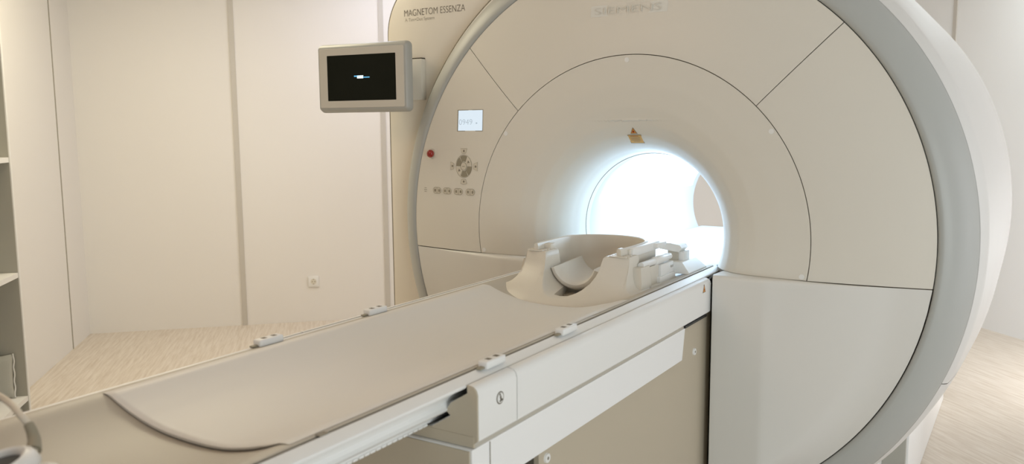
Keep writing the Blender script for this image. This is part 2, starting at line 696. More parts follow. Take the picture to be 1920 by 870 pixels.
# bore liner, its light strips, and the rear cover
rows = []
for y in (.205, .21, .3, .5, .8, 1.1, 1.4, 1.445):
    rr_ = .2905 if y > .205 else .294
    rows.append([Vector((rr_ * math.cos(2 * PI * j / 128), y, rr_ * math.sin(2 * PI * j / 128))) for j in range(129)])
obj('bore_liner', grid(rows), M_borew, SC, 50)
rows = []
for y, rr_ in ((.203, .2925), (.2055, .2895), (.2085, .2925)):
    rows.append([Vector((rr_ * math.cos(2 * PI * j / 128), y, rr_ * math.sin(2 * PI * j / 128))) for j in range(129)])
obj('bore_seam', grid(rows), M_key, SC)
for a0, a1 in ((18, 40), (140, 162)):
    rows = []
    for y in (.30, .6, .9, 1.15, 1.38):
        rows.append([Vector((.2885 * math.cos(R(a0 + (a1 - a0) * k / 8)), y, .2885 * math.sin(R(a0 + (a1 - a0) * k / 8)))) for k in range(9)])
    obj('bore_light', grid(rows), M_led, SC)
rows = []
for r, y in ((.2905, 1.445), (.31, 1.46), (.34, 1.47), (1.08, 1.47), (1.11, 1.46), (1.125, 1.45)):
    rows.append([Vector((r * math.cos(2 * PI * j / 128), y, max(-1.045, r * math.sin(2 * PI * j / 128)))) for j in range(129)])
obj('rear_cover', grid(rows), M_cover, SC, 50)
# flat shelf the table slides on inside the bore
obj('bore_bed_rail', prism_y([(-.24, -.128), (.24, -.128), (.235, -.150), (-.235, -.150)], .135, 1.44), M_borew, SC)

# foot: side box, front step
bm = bmesh.new()
add_box(bm, .60, .893, .56, 2.02, -1.049, -.66, .004)
obj('foot', bm, M_white, SC)
bm = bmesh.new()
add_box(bm, .74, .885, .535, .559, -1.049, -.68, .002)
obj('foot_panel', bm, mat('foot_panel_grey', (0.40, 0.39, 0.34), 0.5), SC)
bm = bmesh.new()
add_box(bm, -.70, .805, .44, .534, -1.049, -.80, .003)
obj('foot', bm, M_white, SC)
bm = bmesh.new()
add_box(bm, -.90, -.60, .56, 1.30, -1.049, -.66, .004)
obj('foot', bm, M_white, SC)
# plate behind the table pedestal
obj('centre_cover', box(-.60, .60, .42, .435, -1.04, -.30), M_cover, SC)


# --- things fixed on the face
def on_face(poly, lift, thick, name, m, parent=None, sub=1, face=face_y):
    """small flat piece following the face; poly in (x,z)"""
    bm = bmesh.new()
    a = [bm.verts.new((x, face(x, z) - lift - thick, z)) for x, z in poly]
    b = [bm.verts.new((x, face(x, z) - lift + .004, z)) for x, z in poly]
    n = len(poly)
    c = sum((v.co for v in a), Vector()) / n
    cv = bm.verts.new(c)
    for i in range(n):
        bm.faces.new((a[i], a[(i + 1) % n], cv))
        bm.faces.new((a[i], b[i], b[(i + 1) % n], a[(i + 1) % n]))
    return obj(name, bm, m, parent or SC, 30)


def ring_poly(cx_, cz_, rx, rz, n=32, a0=0, a1=360):
    return [(cx_ + rx * math.cos(R(a0 + (a1 - a0) * k / n)), cz_ + rz * math.sin(R(a0 + (a1 - a0) * k / n))) for k in range(n)]


def line_on_face(name, pts, wd, m, lift=.0012, closed=False, parent=None, face=face_y):
    """thin flat stroke on the face"""
    bm = bmesh.new()
    n = len(pts)
    L_, Rr = [], []
    for i, (x, z) in enumerate(pts):
        pa = pts[(i - 1) % n] if (closed or i > 0) else pts[i]
        pb = pts[(i + 1) % n] if (closed or i < n - 1) else pts[i]
        dx, dz = pb[0] - pa[0], pb[1] - pa[1]
        l = math.hypot(dx, dz) or 1
        nx, nz = -dz / l * wd / 2, dx / l * wd / 2
        L_.append(bm.verts.new((x + nx, face(x + nx, z + nz) - lift, z + nz)))
        Rr.append(bm.verts.new((x - nx, face(x - nx, z - nz) - lift, z - nz)))
    for i in range(n if closed else n - 1):
        k = (i + 1) % n
        bm.faces.new((L_[i], L_[k], Rr[k], Rr[i]))
    return obj(name, bm, m, parent or SC)


# screw caps
for x, z in ((-.004, .624), (-.511, .368), (.506, .372), (.617, -.095), (-.618, -.094)):
    on_face(ring_poly(x, z, .0085, .0085, 20), .0, .0016, 'screw_cap', M_white)
# faint logo strip at the top of the face
strip = on_face([(-.152, .781), (.139, .781), (.139, .820), (-.152, .820)], .0, .0012, 'logo_strip', M_tape)
text_on('lettering', 'SIEMENS', -.135, .788, .255, .024, lambda x, z: face_y(x, z) - .0042, M_tapet, strip)
# laser warning stickers above the bore
tri = on_face([(-.0125, .3655), (.015, .3655), (.0015, .388)], .0, .0016, 'laser_sticker', M_line)
on_face([(-.0095, .3672), (.012, .3672), (.0015, .3845)], .0018, .0008, 'sticker_field', M_orange, tri)
on_face(ring_poly(.0012, .3728, .0032, .0032, 14), .0034, .0006, 'sun_symbol', M_red, tri)
pl = on_face([(-.0275, .3305), (.0262, .3305), (.0275, .3615), (-.0262, .3615)], .0, .0016, 'laser_label', M_line)
on_face([(-.0255, .3322), (.0245, .3322), (.0257, .3598), (-.0242, .3598)], .0018, .0008, 'label_field', M_yel, pl)
for k in range(5):
    zz = .3565 - k * .0048
    ww = (.016, .020, .017, .019, .012)[k]
    line_on_face('label_print', [(-ww, zz), (-ww / 3, zz), (ww / 3, zz), (ww, zz)], .0012, M_line if k else M_red, .0045, parent=pl)

# control panel
lcd = on_face([(-.757, .3775), (-.622, .3775), (-.622, .4635), (-.757, .4635)], -.0005, .0012, 'clock_display', M_key)
on_face([(-.751, .380), (-.6245, .380), (-.6245, .4605), (-.751, .4605)], .0010, .0010, 'display_glass', M_lcd, lcd)
text_on('clock_digits', '0949', -.742, .4035, .070, .0215, lambda x, z: face_y(x, z) - .0070, M_lcdtxt, lcd)
on_face(ring_poly(-.652, .4095, .0028, .0028, 10), .0055, .0004, 'display_dot', M_lcdtxt, lcd)
# emergency button
bm = bmesh.new()
yb = face_y(-.897, .286)
add_cyl(bm, (-.897, yb + .002, .286), (-.897, yb - .006, .286), .0215, .0205, 28)
col_ = obj('emergency_button_collar', bm, M_keyl, SC)
bm = bmesh.new()
bmesh.ops.create_uvsphere(bm, u_segments=24, v_segments=14, radius=.0165)
for v in bm.verts:
    v.co = Vector((v.co.x - .897, v.co.y * .8 + yb - .014, v.co.z + .286))
obj('emergency_button', bm, M_red, col_)


def fan(cx_, cz_, r0_, r1_, a0, a1, n=10):
    out = [(cx_ + r1_ * math.cos(R(a0 + (a1 - a0) * k / n)) * .92, cz_ + r1_ * math.sin(R(a0 + (a1 - a0) * k / n))) for k in range(n + 1)]
    inn = [(cx_ + r0_ * math.cos(R(a0 + (a1 - a0) * k / n)) * .92, cz_ + r0_ * math.sin(R(a0 + (a1 - a0) * k / n))) for k in range(n, -1, -1)]
    return out + inn


DX, DZ = -.7175, .2375
for k in range(6):
    a0 = 63 + k * 60
    dark = k not in (4, 1) if False else k not in (5, 2)
    bt = on_face(fan(DX, DZ, .0195, .0435, a0 + 3, a0 + 57), .0, .0014, 'joystick_key', M_key if dark else M_keyl)
    if not dark:
        am = R(a0 + 30)
        mx, mz = DX + .031 * math.cos(am) * .92, DZ + .031 * math.sin(am)
        on_face([(mx - .004, mz - .004), (mx + .006, mz - .002), (mx, mz + .006)], .0035, .0004, 'key_symbol', M_line, bt)
bt = on_face(ring_poly(DX, DZ, .0150, .0160, 24), .0, .0018, 'centre_key', M_keyl)
line_on_face('key_outline', ring_poly(DX, DZ, .0150, .0160, 28), .0014, M_key, .0035, True, parent=bt)
line_on_face('key_symbol', [(DX - .007, DZ), (DX, DZ), (DX + .007, DZ)], .0022, M_key, .0040, parent=bt)
line_on_face('joystick_outline', ring_poly(DX, DZ, .0425, .0462, 48), .0012, M_key, .0014, True)
for ang in (90, 180, 270, 0):
    u = (math.cos(R(ang)), math.sin(R(ang)))
    v = (-u[1], u[0])
    cx_, cz_ = DX + u[0] * .0615, DZ + u[1] * .0615
    q = [(-.0085, .0200), (.0085, .0125), (.0085, -.0125), (-.0085, -.0200)] if ang in (180,) else [(.0095, .0185), (-.0095, .0100), (-.0095, -.0100), (.0095, -.0185)]
    if ang in (270, 180):
        q = [(-.0095, .0110), (.0085, .0185), (.0110, 0), (.0085, -.0185), (-.0095, -.0110)] if ang == 270 else [(-.0095, .020), (.0085, .010), (.0085, -.010), (-.0095, -.020)]
        if ang == 180:
            q = [(.0095, .0165), (-.0085, .0105), (-.0085, -.0105), (.0095, -.0165)]
    P_ = [(cx_ + u[0] * a * 1.0 + v[0] * b * .92, cz_ + u[1] * a * 1.0 + v[1] * b) for a, b in q]
    bt = on_face(P_, .0, .0012, 'direction_key', M_keyl)
    line_on_face('key_outline', P_, .0012, M_key, .0026, True, parent=bt)
    on_face(ring_poly(cx_, cz_, .0040, .0045, 10), .0024, .0004, 'key_symbol', M_line, bt)
for i, bx in enumerate((-.866, -.808, -.746, -.683)):
    P_ = ring_poly(bx - .010, .1345, .0125, .0125, 10, 90, 270) + [(bx - .010, .122)] + ring_poly(bx + .010, .1345, .0125, .0125, 10, 270, 450) + [(bx + .010, .147)]
    bt = on_face(P_, .0, .0014, 'rocker_key', M_keyl)
    line_on_face('key_outline', P_, .0013, M_key, .0032, True, parent=bt)
    line_on_face('key_split', [(bx, .123), (bx, .1345), (bx, .146)], .0016, M_key, .0034, parent=bt)
    for s_ in (-1, 1):
        on_face(ring_poly(bx + s_ * .012, .1345, .0040, .0060, 10), .0030, .0004, 'key_symbol', M_key if s_ > 0 or i else M_line, bt)
for k in range(3):
    ww = (.007, .009, .007)[k]
    line_on_face('speaker_symbol', [(-.936 - ww, .142 - k * .0075), (-.936, .1425 - k * .0075), (-.936 + ww, .142 - k * .0075)], .0018, M_line, .0016)

# plate lettering
yP = lambda x, z: YP - .0012
text_on('lettering', 'MAGNETOM ESSENZA', -1.137, .8745, .325, .0275, yP, M_text, SC)
text_on('lettering', 'A Tim+Dot System', -1.133, .8480, .160, .0180, yP, M_line, SC)

# ------------------------------------------------------------------ wall-plate monitor on its bracket
MO = thing('status_monitor', 'small grey flat monitor with dark screen, hanging beside scanner name', 'monitor', (-1.10, -.10, .44))
br = bmesh.new()
add_box(br, -1.20, -1.024, .088, .1195, .512, .688, .004)
obj('bracket', br, M_cover, MO)
bm = bmesh.new()
add_box(bm, -1.195, -1.026, .092, .119, .6885, .6925, .001)
obj('bracket_gap', bm, M_dark, MO)
th = R(7.3)
MM = Matrix.Translation((-1.152, -.150, .6015)) @ Matrix.Rotation(th, 4, 'Z')


def mon(bm):
    for v in bm.verts:
        v.co = MM @ v.co
    return bm


def rrect(w_, h_, r_, n=6):
    out = []
    for cx_, cz_, a0 in ((w_ - r_, h_ - r_, 0), (-w_ + r_, h_ - r_, 90), (-w_ + r_, -h_ + r_, 180), (w_ - r_, -h_ + r_, 270)):
        for k in range(n + 1):
            a = R(a0 + 90 * k / n)
            out.append((cx_ + r_ * math.cos(a), cz_ + r_ * math.sin(a)))
    return out


rows = []
for (w_, h_, r_, y) in ((.01, .01, .004, 0.0), (.213, .1265, .006, 0.0), (.2175, .131, .010, .002), (.222, .137, .016, .010), (.227, .1425, .022, .022), (.227, .1425, .022, .034), (.220, .136, .020, .042), (.01, .01, .004, .042)):
    P_ = rrect(w_, h_, r_)
    rows.append([Vector((a, y, b)) for a, b in P_ + P_[:1]])
hs = obj('housing', mon(grid(rows)), mat('monitor_housing_grey', (0.43, 0.43, 0.40), 0.35), MO, 40)
bm = bmesh.new()
rows = []
for (w_, h_, r_, y) in ((.170, .094, .002, -.0005), (.170, .094, .002, -.003), (.2085, .122, .006, -.003), (.2095, .123, .007, -.001)):
    P_ = rrect(w_, h_, r_)
    rows.append([Vector((a, y, b)) for a, b in P_ + P_[:1]])
obj('bezel', mon(grid(rows)), mat('monitor_bezel_beige', (0.60, 0.565, 0.50), 0.45), MO)
scr = obj('screen', mon(box(-.1700, .1700, -.0022, .001, -.0940, .0940)), M_screen, MO)
for x0, x1, z0, z1, m_, nm in ((-.034, -.008, .0035, .0085, M_blue, 'screen_bar'), (-.019, .011, -.0035, .0085, M_swhite, 'screen_text'), (.009, .042, -.0015, .0025, M_blue, 'screen_bar')):
    obj(nm, mon(box(x0, x1, -.0034, -.0020, z0, z1)), m_, scr)
bm = bmesh.new()
add_box(bm, -.06, .08, .040, .225, -.055, .055, .004, M=MM)
obj('arm', bm, M_cover, MO)

# ------------------------------------------------------------------ patient table
TB = thing('patient_table', 'long pale patient table running out of the scanner bore', 'table', (0, -.7, -H))
XS = .33


# upper housing: long box with rounded top edges, open recess for the top (sides only matter)
def housing(y0, y1, name):
    h_ = [(.21, -.221), (.262, -.188), (.250, -.180), (.262, -.162), (.3060, -.135), (.3060, -.1190), (XS - .016, -.1195), (XS - .009, -.1215), (XS - .003, -.1275), (XS, -.137), (XS, -.231), (XS - .013, -.2412)]
    poly = [(-x, z) for x, z in h_[::-1]] + h_
    return obj(name, prism_y(poly, y0, y1), M_white, TB, 40)


housing(-1.324, -.082, 'side_housing')
cap = housing(-1.470, -1.3275, 'end_housing')
obj('housing_joint', prism_y([(-XS + .003, -.230), (-XS + .003, -.138), (-.312, -.122), (-.312, -.225), (.312, -.225), (.312, -.122), (XS - .003, -.138), (XS - .003, -.230)], -1.3285, -1.3235), M_line, TB)
# circled sign on the end housing
bm = bmesh.new()
add_cyl(bm, (XS - .002, -1.392, -.163), (XS + .0006, -1.392, -.163), .0135, n=32)
sg = obj('round_sign', bm, M_text, cap)
obj('sign_field', cyl((XS, -1.392, -.163), (XS + .0012, -1.392, -.163), .0108, n=32), M_white, sg)
bm = bmesh.new()
add_box(bm, XS + .0005, XS + .0018, -1.394, -1.389, -.170, -.159, .0)
add_box(bm, XS + .0005, XS + .0018, -1.397, -1.385, -.171, -.1675, .0)
add_cyl(bm, (XS + .0005, -1.3925, -.1555), (XS + .0018, -1.3925, -.1555), .0026, n=12)
bmesh.ops.rotate(bm, verts=bm.verts[:], cent=(XS, -1.392, -.163), matrix=Matrix.Rotation(R(12), 3, 'X'))
obj('sign_figure', bm, M_text, sg)

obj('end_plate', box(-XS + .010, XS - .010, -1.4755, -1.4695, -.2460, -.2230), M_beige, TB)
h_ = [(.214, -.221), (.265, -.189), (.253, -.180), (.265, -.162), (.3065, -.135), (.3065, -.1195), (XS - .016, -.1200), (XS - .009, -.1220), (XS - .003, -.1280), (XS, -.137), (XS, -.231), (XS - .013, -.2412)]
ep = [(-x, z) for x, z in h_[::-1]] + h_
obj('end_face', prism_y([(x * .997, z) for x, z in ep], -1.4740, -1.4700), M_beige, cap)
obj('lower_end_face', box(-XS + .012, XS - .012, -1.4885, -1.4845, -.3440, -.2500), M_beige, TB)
# lower housing with slanted inner end
poly = [(-1.484, -.2475), (-.300, -.2475), (-.322, -.346), (-1.484, -.346)]
bm = prism_x(poly, -XS + .008, XS - .008)
bevel_all(bm, .004, 2)
obj('lower_housing', bm, M_lowpanel, TB, 40)
obj('lower_joint', box(-XS + .0065, XS - .0065, -1.421, -1.4195, -.3455, -.249), M_line, TB)
# bevelled shadow ledge between the two housings
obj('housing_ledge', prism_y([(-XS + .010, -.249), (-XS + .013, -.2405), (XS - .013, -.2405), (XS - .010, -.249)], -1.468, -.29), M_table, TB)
# pedestal
XP = .312
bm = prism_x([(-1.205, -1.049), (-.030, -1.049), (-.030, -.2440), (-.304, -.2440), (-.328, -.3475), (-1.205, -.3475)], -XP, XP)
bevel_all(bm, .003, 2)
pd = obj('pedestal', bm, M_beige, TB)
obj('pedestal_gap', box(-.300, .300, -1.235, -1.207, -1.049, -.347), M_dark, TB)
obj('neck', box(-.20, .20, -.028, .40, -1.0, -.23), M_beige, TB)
bm = bmesh.new()
add_prism(bm, [(-.098, -.2405), (-.300, -.2405), (-.303, -.2475), (-.098, -.2475)], lambda a, b: Vector((.2, a, b)), lambda a, b: Vector((XS - .006, a, b)))
obj('housing_gap', bm, M_black, TB)
for y, z in ((-.187, -.351), (-1.170, -.374)):
    s1 = obj('screw', cyl((XP - .001, y, z), (XP + .005, y, z), .0125, .0110, 20), M_white, pd)
    obj('screw_socket', cyl((XP + .0045, y, z), (XP + .0058, y, z), .0040, n=10), M_line, s1)
# laser sticker on the housing side
bm = bmesh.new()
ty, tz = -.150, -.1440
add_prism(bm, [(ty - .0145, tz - .0125), (ty + .0145, tz - .0125), (ty, tz + .0145)], lambda a, b: Vector((XS - .001, a, b)), lambda a, b: Vector((XS + .0006, a, b)))
ls = obj('laser_sticker', bm, M_line, TB)
bm = bmesh.new()
add_prism(bm, [(ty - .0108, tz - .0102), (ty + .0108, tz - .0102), (ty, tz + .0105)], lambda a, b: Vector((XS, a, b)), lambda a, b: Vector((XS + .0010, a, b)))
obj('sticker_field', bm, M_orange, ls)
bm = bmesh.new()
add_prism(bm, ring_poly(ty, tz - .003, .0030, .0030, 12), lambda a, b: Vector((XS, a, b)), lambda a, b: Vector((XS + .0014, a, b)))
obj('sun_symbol', bm, M_red, ls)

# sliding table top: one long profile, concave on top
half = [(0, -.1610), (.03, -.1605), (.06, -.1590), (.09, -.1560), (.12, -.1510), (.147, -.1445), (.17, -.1385), (.19, -.1320), (.208, -.1255), (.222, -.1195), (.234, -.1145), (.245, -.1112), (.254, -.1100),
        (.262, -.1100), (.2650, -.1110), (.2655, -.1200), (.2655, -.1300), (.235, -.1450), (.185, -.1750), (.10, -.1850)]
edge = [(.2658, -.1200), (.2725, -.1200), (.2730, -.1112), (.2755, -.1102), (.2955, -.1180), (.2995, -.1205), (.3005, -.1235), (.299, -.1270),
        (.290, -.1310), (.276, -.1370), (.262, -.1455), (.252, -.1560), (.2465, -.1660), (.2505, -.1730), (.257, -.1775), (.252, -.1830), (.207, -.2080), (.205, -.2160), (-.1, -.2160)]
prof = half + [(-x, z) for x, z in half[::-1][:-1]]
Y0, Y1 = -2.62, .132


def extrude_y(name, prof_, m, parent):
    bm = bmesh.new()
    cols = []
    ys = [Y0 + (Y1 - Y0) * i / 30 for i in range(31)]
    for y in ys:
        cols.append([bm.verts.new((x, y, z)) for x, z in prof_])
    for i in range(len(ys) - 1):
        for j in range(len(prof_)):
            k = (j + 1) % len(prof_)
            bm.faces.new((cols[i][j], cols[i][k], cols[i + 1][k], cols[i + 1][j]))
    bm.faces.new(cols[0])
    bm.faces.new(cols[-1][::-1])
    return obj(name, bm, m, parent, 22)


TT = extrude_y('table_top', prof, M_table, TB)
for sgn in (1, -1):
    e_ = (edge[:-1] if sgn > 0 else [(.2658, -.1112), (.270, -.1104)] + edge[4:-1]) + [(.190, -.2160), (.190, -.1760), (.235, -.1465)]
    extrude_y('edge_profile', [(sgn * x, z) for x, z in e_], M_white, TB)
obj('gap_shadow', box(.3012, .3054, -1.465, -.09, -.1330, -.1236), M_line, TB)
obj('under_tray', box(-.188, .188, -2.6, .12, -.2155, -.190), M_white, TB)
for sgn in (1, -1):
    if sgn > 0: obj('slot_shadow', box(sgn * .269 - .0034, sgn * .269 + .0034, -2.61, .12, -.1203, -.1140), M_text, TT)
    obj('rack', (lambda b: ([add_box(b, sgn * .200 - .008, sgn * .200 + .008, -2.5 + k * .016, -2.5 + k * .016 + .0125, -.2195, -.2150) for k in range(64)], b)[1])(bmesh.new()), M_white, TT)
    if sgn > 0: obj('slot_end', box(sgn * .269 - .006, sgn * .269 + .006, -1.845, -1.825, -.1105, -.1085), M_line, TT)


def ztop(x):
    return interp(abs(x), [p[0] for p in half[:14]], [p[1] for p in half[:14]])


# thin pad lying in the hollow of the table top
rows = []
YE = -1.895
xs = [-.250 + .508 * i / 64 for i in range(65)]


def pad_t(x):
    e = min(1, (x + .250) / .03, (.258 - x) / .07)
    return .0002 + .0135 * max(0, e) * (1 - .35 * sstep((x + .05) / .25))


for y, k in ((YE + .006, 0), (YE, .3), (YE - .001, .7), (YE + .004, .95), (YE + .012, 1), (-1.4, 1), (-1.0, 1), (-.70, 1), (-.625, .98), (-.60, .6), (-.598, 0)):
    rows.append([Vector((x, y, ztop(x) + .0006 + pad_t(x) * k)) for x in xs])
rows.append([Vector((x, YE + .006, ztop(x) + .0004)) for x in xs])
pad = obj('table_pad', grid(rows), M_pad, None, 35)
pad['label'] = 'thin beige pad lining the hollow of the patient table'
pad['category'] = 'pad'


# clips on the rails of the table top
def make_clip(x, y, sgn, label):
    t = thing('rail_clip', label, 'clip', (x, y, -.1100), 'rail clips on the table edges')
    bm = bmesh.new()
    add_box(bm, x - .013, x + .013, y - .036, y + .036, -.1118, -.0945, .004, 3)
    obj('clip_body', bm, M_white, t)
    for dy in (-.014, .016):
        obj('clip_hole', box(x - .006, x + .006, y + dy - .006, y + dy + .006, -.0950, -.0942), M_text, t)
    obj('clip_tongue', box(x - .006, x + .006, y - .052, y - .034, -.1098, -.1055, .001), M_key, t)
    return t


def dup(root, loc, label):
    r = root.copy()
    C.objects.link(r)
    r.location = (loc[0], loc[1], loc[2] + H)
    r['label'] = label
    for ch in list(root.children):
        c = ch.copy()
        C.objects.link(c)
        c.parent = r
    return r


clip0 = make_clip(.283, -1.350, 1, 'white rail clip on the near table edge, above the housing joint')
dup(clip0, (.283, -1.020, -.1100), 'white rail clip on the near table edge, closest to the coil')
dup(clip0, (-.268, -1.470, -.1100), 'white rail clip on the far table edge, against the streaked floor')
dup(clip0, (-.268, -1.095, -.1100), 'white rail clip on the far table edge, against the cream wall')

# ------------------------------------------------------------------ head coil
HC = thing('head_coil', 'cream open head coil with curved rim standing on the patient table', 'head coil', (0, -.35, -.15))
# front shell with two posts and a round hollow between them
def shell_outline(s):
    """closed outline (x,z): outer left foot -> post -> hollow -> post -> right foot; s widens/tapers"""
    o_ = []
    out_side = [(.240, -.128), (.236, -.122), (.222, -.118), (.206, -.109), (.196, -.096), (.191, -.078), (.188, -.055), (.186, -.022), (.183, -.016)]
    inn = [(.108, -.016), (.104, -.020), (.101, -.035), (.098, -.055), (.093, -.075), (.084, -.095), (.070, -.112), (.050, -.126), (.025, -.134), (0, -.1365)]
    o_ = out_side + inn
    return o_ + [(-x, z) for x, z in o_[::-1][1:]]


ol = shell_outline(0)


def lean(z):
    return interp(z, (-.165, -.150, -.135, -.120, -.10, -.08, -.05, -.016), (-.600, -.597, -.580, -.545, -.510, -.485, -.462, -.450))


rows = []
top = ol
bot = [(x, ztop(x) - .004) for x, z in ol]
nK = 14
# front surface: from the bottom edge on the table up to the outline, leaning back
for k in range(nK + 1):
    t = k / nK
    row = []
    for (x, z), (xb, zb_) in zip(top, bot):
        sp = 1 + .0 * (1 - t)
        zz = zb_ + (z - zb_) * t
        wid = 1 - .10 * (max(0, abs(x) - .15) / .09)
        yy = lean(zz) + .05 * (abs(x) / .24) ** 3
        row.append(Vector((x * sp, yy, zz)))
    rows.append(row)
# rounded edge to the top face, then back
for dy, dz in ((.004, .0015), (.010, .002)):
    rows.append([Vector((x, lean(z) + .05 * (abs(x) / .24) ** 3 + dy, z + dz)) for x, z in top])
def yback(x, z):
    k = sstep((z + .1345) / .014) if abs(x) < .12 else 1
    return (lean(z) + .045) * (1 - k) + -.36 * k


rows.append([Vector((x, min(yback(x, z), lean(z) + .05 * (abs(x) / .24) ** 3 + .03), z + .002)) for x, z in top])
rows.append([Vector((x, yback(x, z), z + .002)) for x, z in top])
rows.append([Vector((x, yback(x, z), zb_)) for (x, z), (xb, zb_) in zip(top, bot)])
obj('front_shell', grid(rows), M_coil, HC, 35)
# ridged step on each post
for sgn in (1, -1):
    for k in range(3):
        obj('post_ridge', box(*(sorted((sgn * .120, sgn * .178))), -.440 + k * .020, -.430 + k * .020, -.015, -.0105, .001), M_coil, HC)

# tub: wall following a rounded plan, open at the front
plan = [(-.150, -.430), (-.153, -.35), (-.152, -.27)]
for k in range(13):
    a = R(180 - 180 * k / 12)
    plan.append((.150 * math.cos(a), -.235 + .125 * math.sin(a)))
plan += [(.152, -.27), (.153, -.35), (.150, -.430)]
pl_s = [(p.x, p.y) for p in smooth_path([(x, y, 0) for x, y in plan], 3)]
rows = []


def off_plan(d):
    out = []
    n = len(pl_s)
    for i in range(n):
        a, b = pl_s[max(i - 1, 0)], pl_s[min(i + 1, n - 1)]
        tx, ty_ = b[0] - a[0], b[1] - a[1]
        l = math.hypot(tx, ty_)
        out.append((pl_s[i][0] - ty_ / l * d, pl_s[i][1] + tx / l * d))
    return out


for d, z in ((0.034, -.128), (0.030, -.122), (.018, -.11), (.010, -.08), (.008, -.04), (.007, .004), (.005, .009), (0, .011), (-.005, .009), (-.007, .003), (-.010, -.03), (-.020, -.07), (-.04, -.105), (-.065, -.128)):
    rows.append([Vector((x, y, z)) for x, y in off_plan(d)])
bm = grid(rows + [rows[0]])
bmesh.ops.remove_doubles(bm, verts=bm.verts[:], dist=1e-6)
bmesh.ops.holes_fill(bm, edges=[e for e in bm.edges if e.is_boundary], sides=0)
tub = obj('tub_wall', bm, M_coil, HC, 40)
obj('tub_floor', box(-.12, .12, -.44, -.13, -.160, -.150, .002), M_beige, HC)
bm = cyl((-.03, -.405, -.060), (-.03, -.402, -.060), .003, n=10)
bm.free()
# upper flange bar along the right and left side, with end blocks
for sgn in (1, -1):
    bm = bmesh.new()
    for v in add_box(bm, .120, .166, -.385, -.352, -.030, .004, .002):
        v.co.x *= sgn
    obj('end_block', bm, M_coil, HC)
    bm = bmesh.new()
    for v in add_box(bm, .152, .172, -.372, -.150, -.020, .007, .003):
        v.co.x *= sgn
    obj('flange_bar', bm, M_white, HC)
    bm = bmesh.new()
    for v in add_box(bm, .150, .166, -.34, -.17, -.060, -.020, .002):
        v.co.x *= sgn
    obj('flange_web', bm, M_coil, HC)
    bm = bmesh.new()
    for v in add_box(bm, .158, .186, -.205, -.125, -.012, .003, .002):
        v.co.x *= sgn
    obj('flange_tab', bm, M_white, HC)
    # housing below: flared box
    bm = bmesh.new()
    a = [(-.405, -.048), (-.415, -.10), (-.425, -.1240), (-.335, -.1240), (-.335, -.048)]
    add_prism(bm, a, lambda p, q: Vector((sgn * .160, p, q)), lambda p, q: Vector((sgn * (.213 + (.008 if q < -.09 else 0)), p, q)))
    bevel_all(bm, .004, 2)
    obj('latch_housing', bm, M_coil, HC)
    # hinge tube and sleeve
    bm = bmesh.new()
    add_cyl(bm, (sgn * .199, -.372, -.046), (sgn * .199, -.13, -.046), .0105)
    tb_ = obj('hinge_tube', bm, M_white, HC)
    bm = bmesh.new()
    add_cyl(bm, (sgn * .199, -.265, -.046), (sgn * .199, -.160, -.046), .0140)
    bevel_all(bm, .003, 2)
    obj('hinge_sleeve', bm, M_white, tb_)
    bm = bmesh.new()
    for v in add_box(bm, .158, .204, -.315, -.235, -.122, -.058, .002):
        v.co.x *= sgn
    obj('latch_block', bm, M_coil, HC)
    bm = bmesh.new()
    for v in add_box(bm, .160, .211, -.232, -.125, -.100, -.062, .002):
        v.co.x *= sgn
    obj('latch_block', bm, M_white, HC)
    bm = bmesh.new()
    for v in add_box(bm, .160, .216, -.250, -.115, -.126, -.100, .002):
        v.co.x *= sgn
    obj('latch_block', bm, M_white, HC)
    obj('latch_button', box(*sorted((sgn * .210, sgn * .2135)), -.150, -.128, -.082, -.074, .001), M_rail, HC)
    bm = bmesh.new()
    for v in add_box(bm, .150, .222, -.45, -.10, -.128, -.1195, .002):
        v.co.x *= sgn
    obj('base_flange', bm, M_coil, HC)

# head cushion lying in the coil
rows = []
RCU = .088
for y, dr, dn in ((-.432, .006, -.002), (-.440, .0, 0), (-.441, -.010, 0), (-.434, -.016, 0), (-.40, -.017, -.002), (-.33, -.017, -.006), (-.27, -.017, -.010), (-.24, -.010, -.008), (-.236, 0, -.002)):
    row = []
    for j in range(41):
        a = R(-90 + (-72 + 144 * j / 40))
        r = RCU + dr
        row.append(Vector((r * 1.0 * math.cos(a) - .003, y, -.0375 + r * math.sin(a) + (y + .44) * .05)))
    rows.append(row)
rows.append([Vector((p.x, p.y, p.z)) for p in rows[0]])
bm = grid(rows)
bmesh.ops.remove_doubles(bm, verts=bm.verts[:], dist=1e-6)
bmesh.ops.holes_fill(bm, edges=[e for e in bm.edges if e.is_boundary], sides=0)
cu = obj('head_cushion', bm, mat('cushion_white', (0.72, 0.70, 0.65), 0.55, bump=(400, .1)), None, 50)
cu['label'] = 'white curved head cushion lying inside the cream head coil'
cu['category'] = 'cushion'
# dark padding under the cushion
# connector socket tower behind the coil
CT = thing('coil_connector', 'cream connector tower with bent arm on the table behind the coil', 'connector', (.2, .0, -.11))
bm = bmesh.new()
b0 = [(.128, -.098), (.258, -.098), (.258, .075), (.128, .075)]
b1 = [(.150, -.085), (.226, -.080), (.226, .055), (.150, .055)]
lo = [bm.verts.new((x, y, -.1105)) for x, y in b0]
m1 = [bm.verts.new((x, y, -.106)) for x, y in b0]
hi = [bm.verts.new((x, y, -.074)) for x, y in b1]
bm.faces.new(lo)
bm.faces.new(hi[::-1])
for A_, B_ in ((lo, m1), (m1, hi)):
    for i in range(4):
        bm.faces.new((A_[i], B_[i], B_[(i + 1) % 4], A_[(i + 1) % 4]))
bevel_all(bm, .002, 2, 15)
obj('connector_base', bm, M_white, CT)
obj('connector_post', box(.158, .197, -.045, .010, -.076, -.028, .003), M_table, CT)
obj('connector_post_side', box(.196, .216, -.040, .020, -.076, -.043, .003), M_white, CT)
bm = bmesh.new()
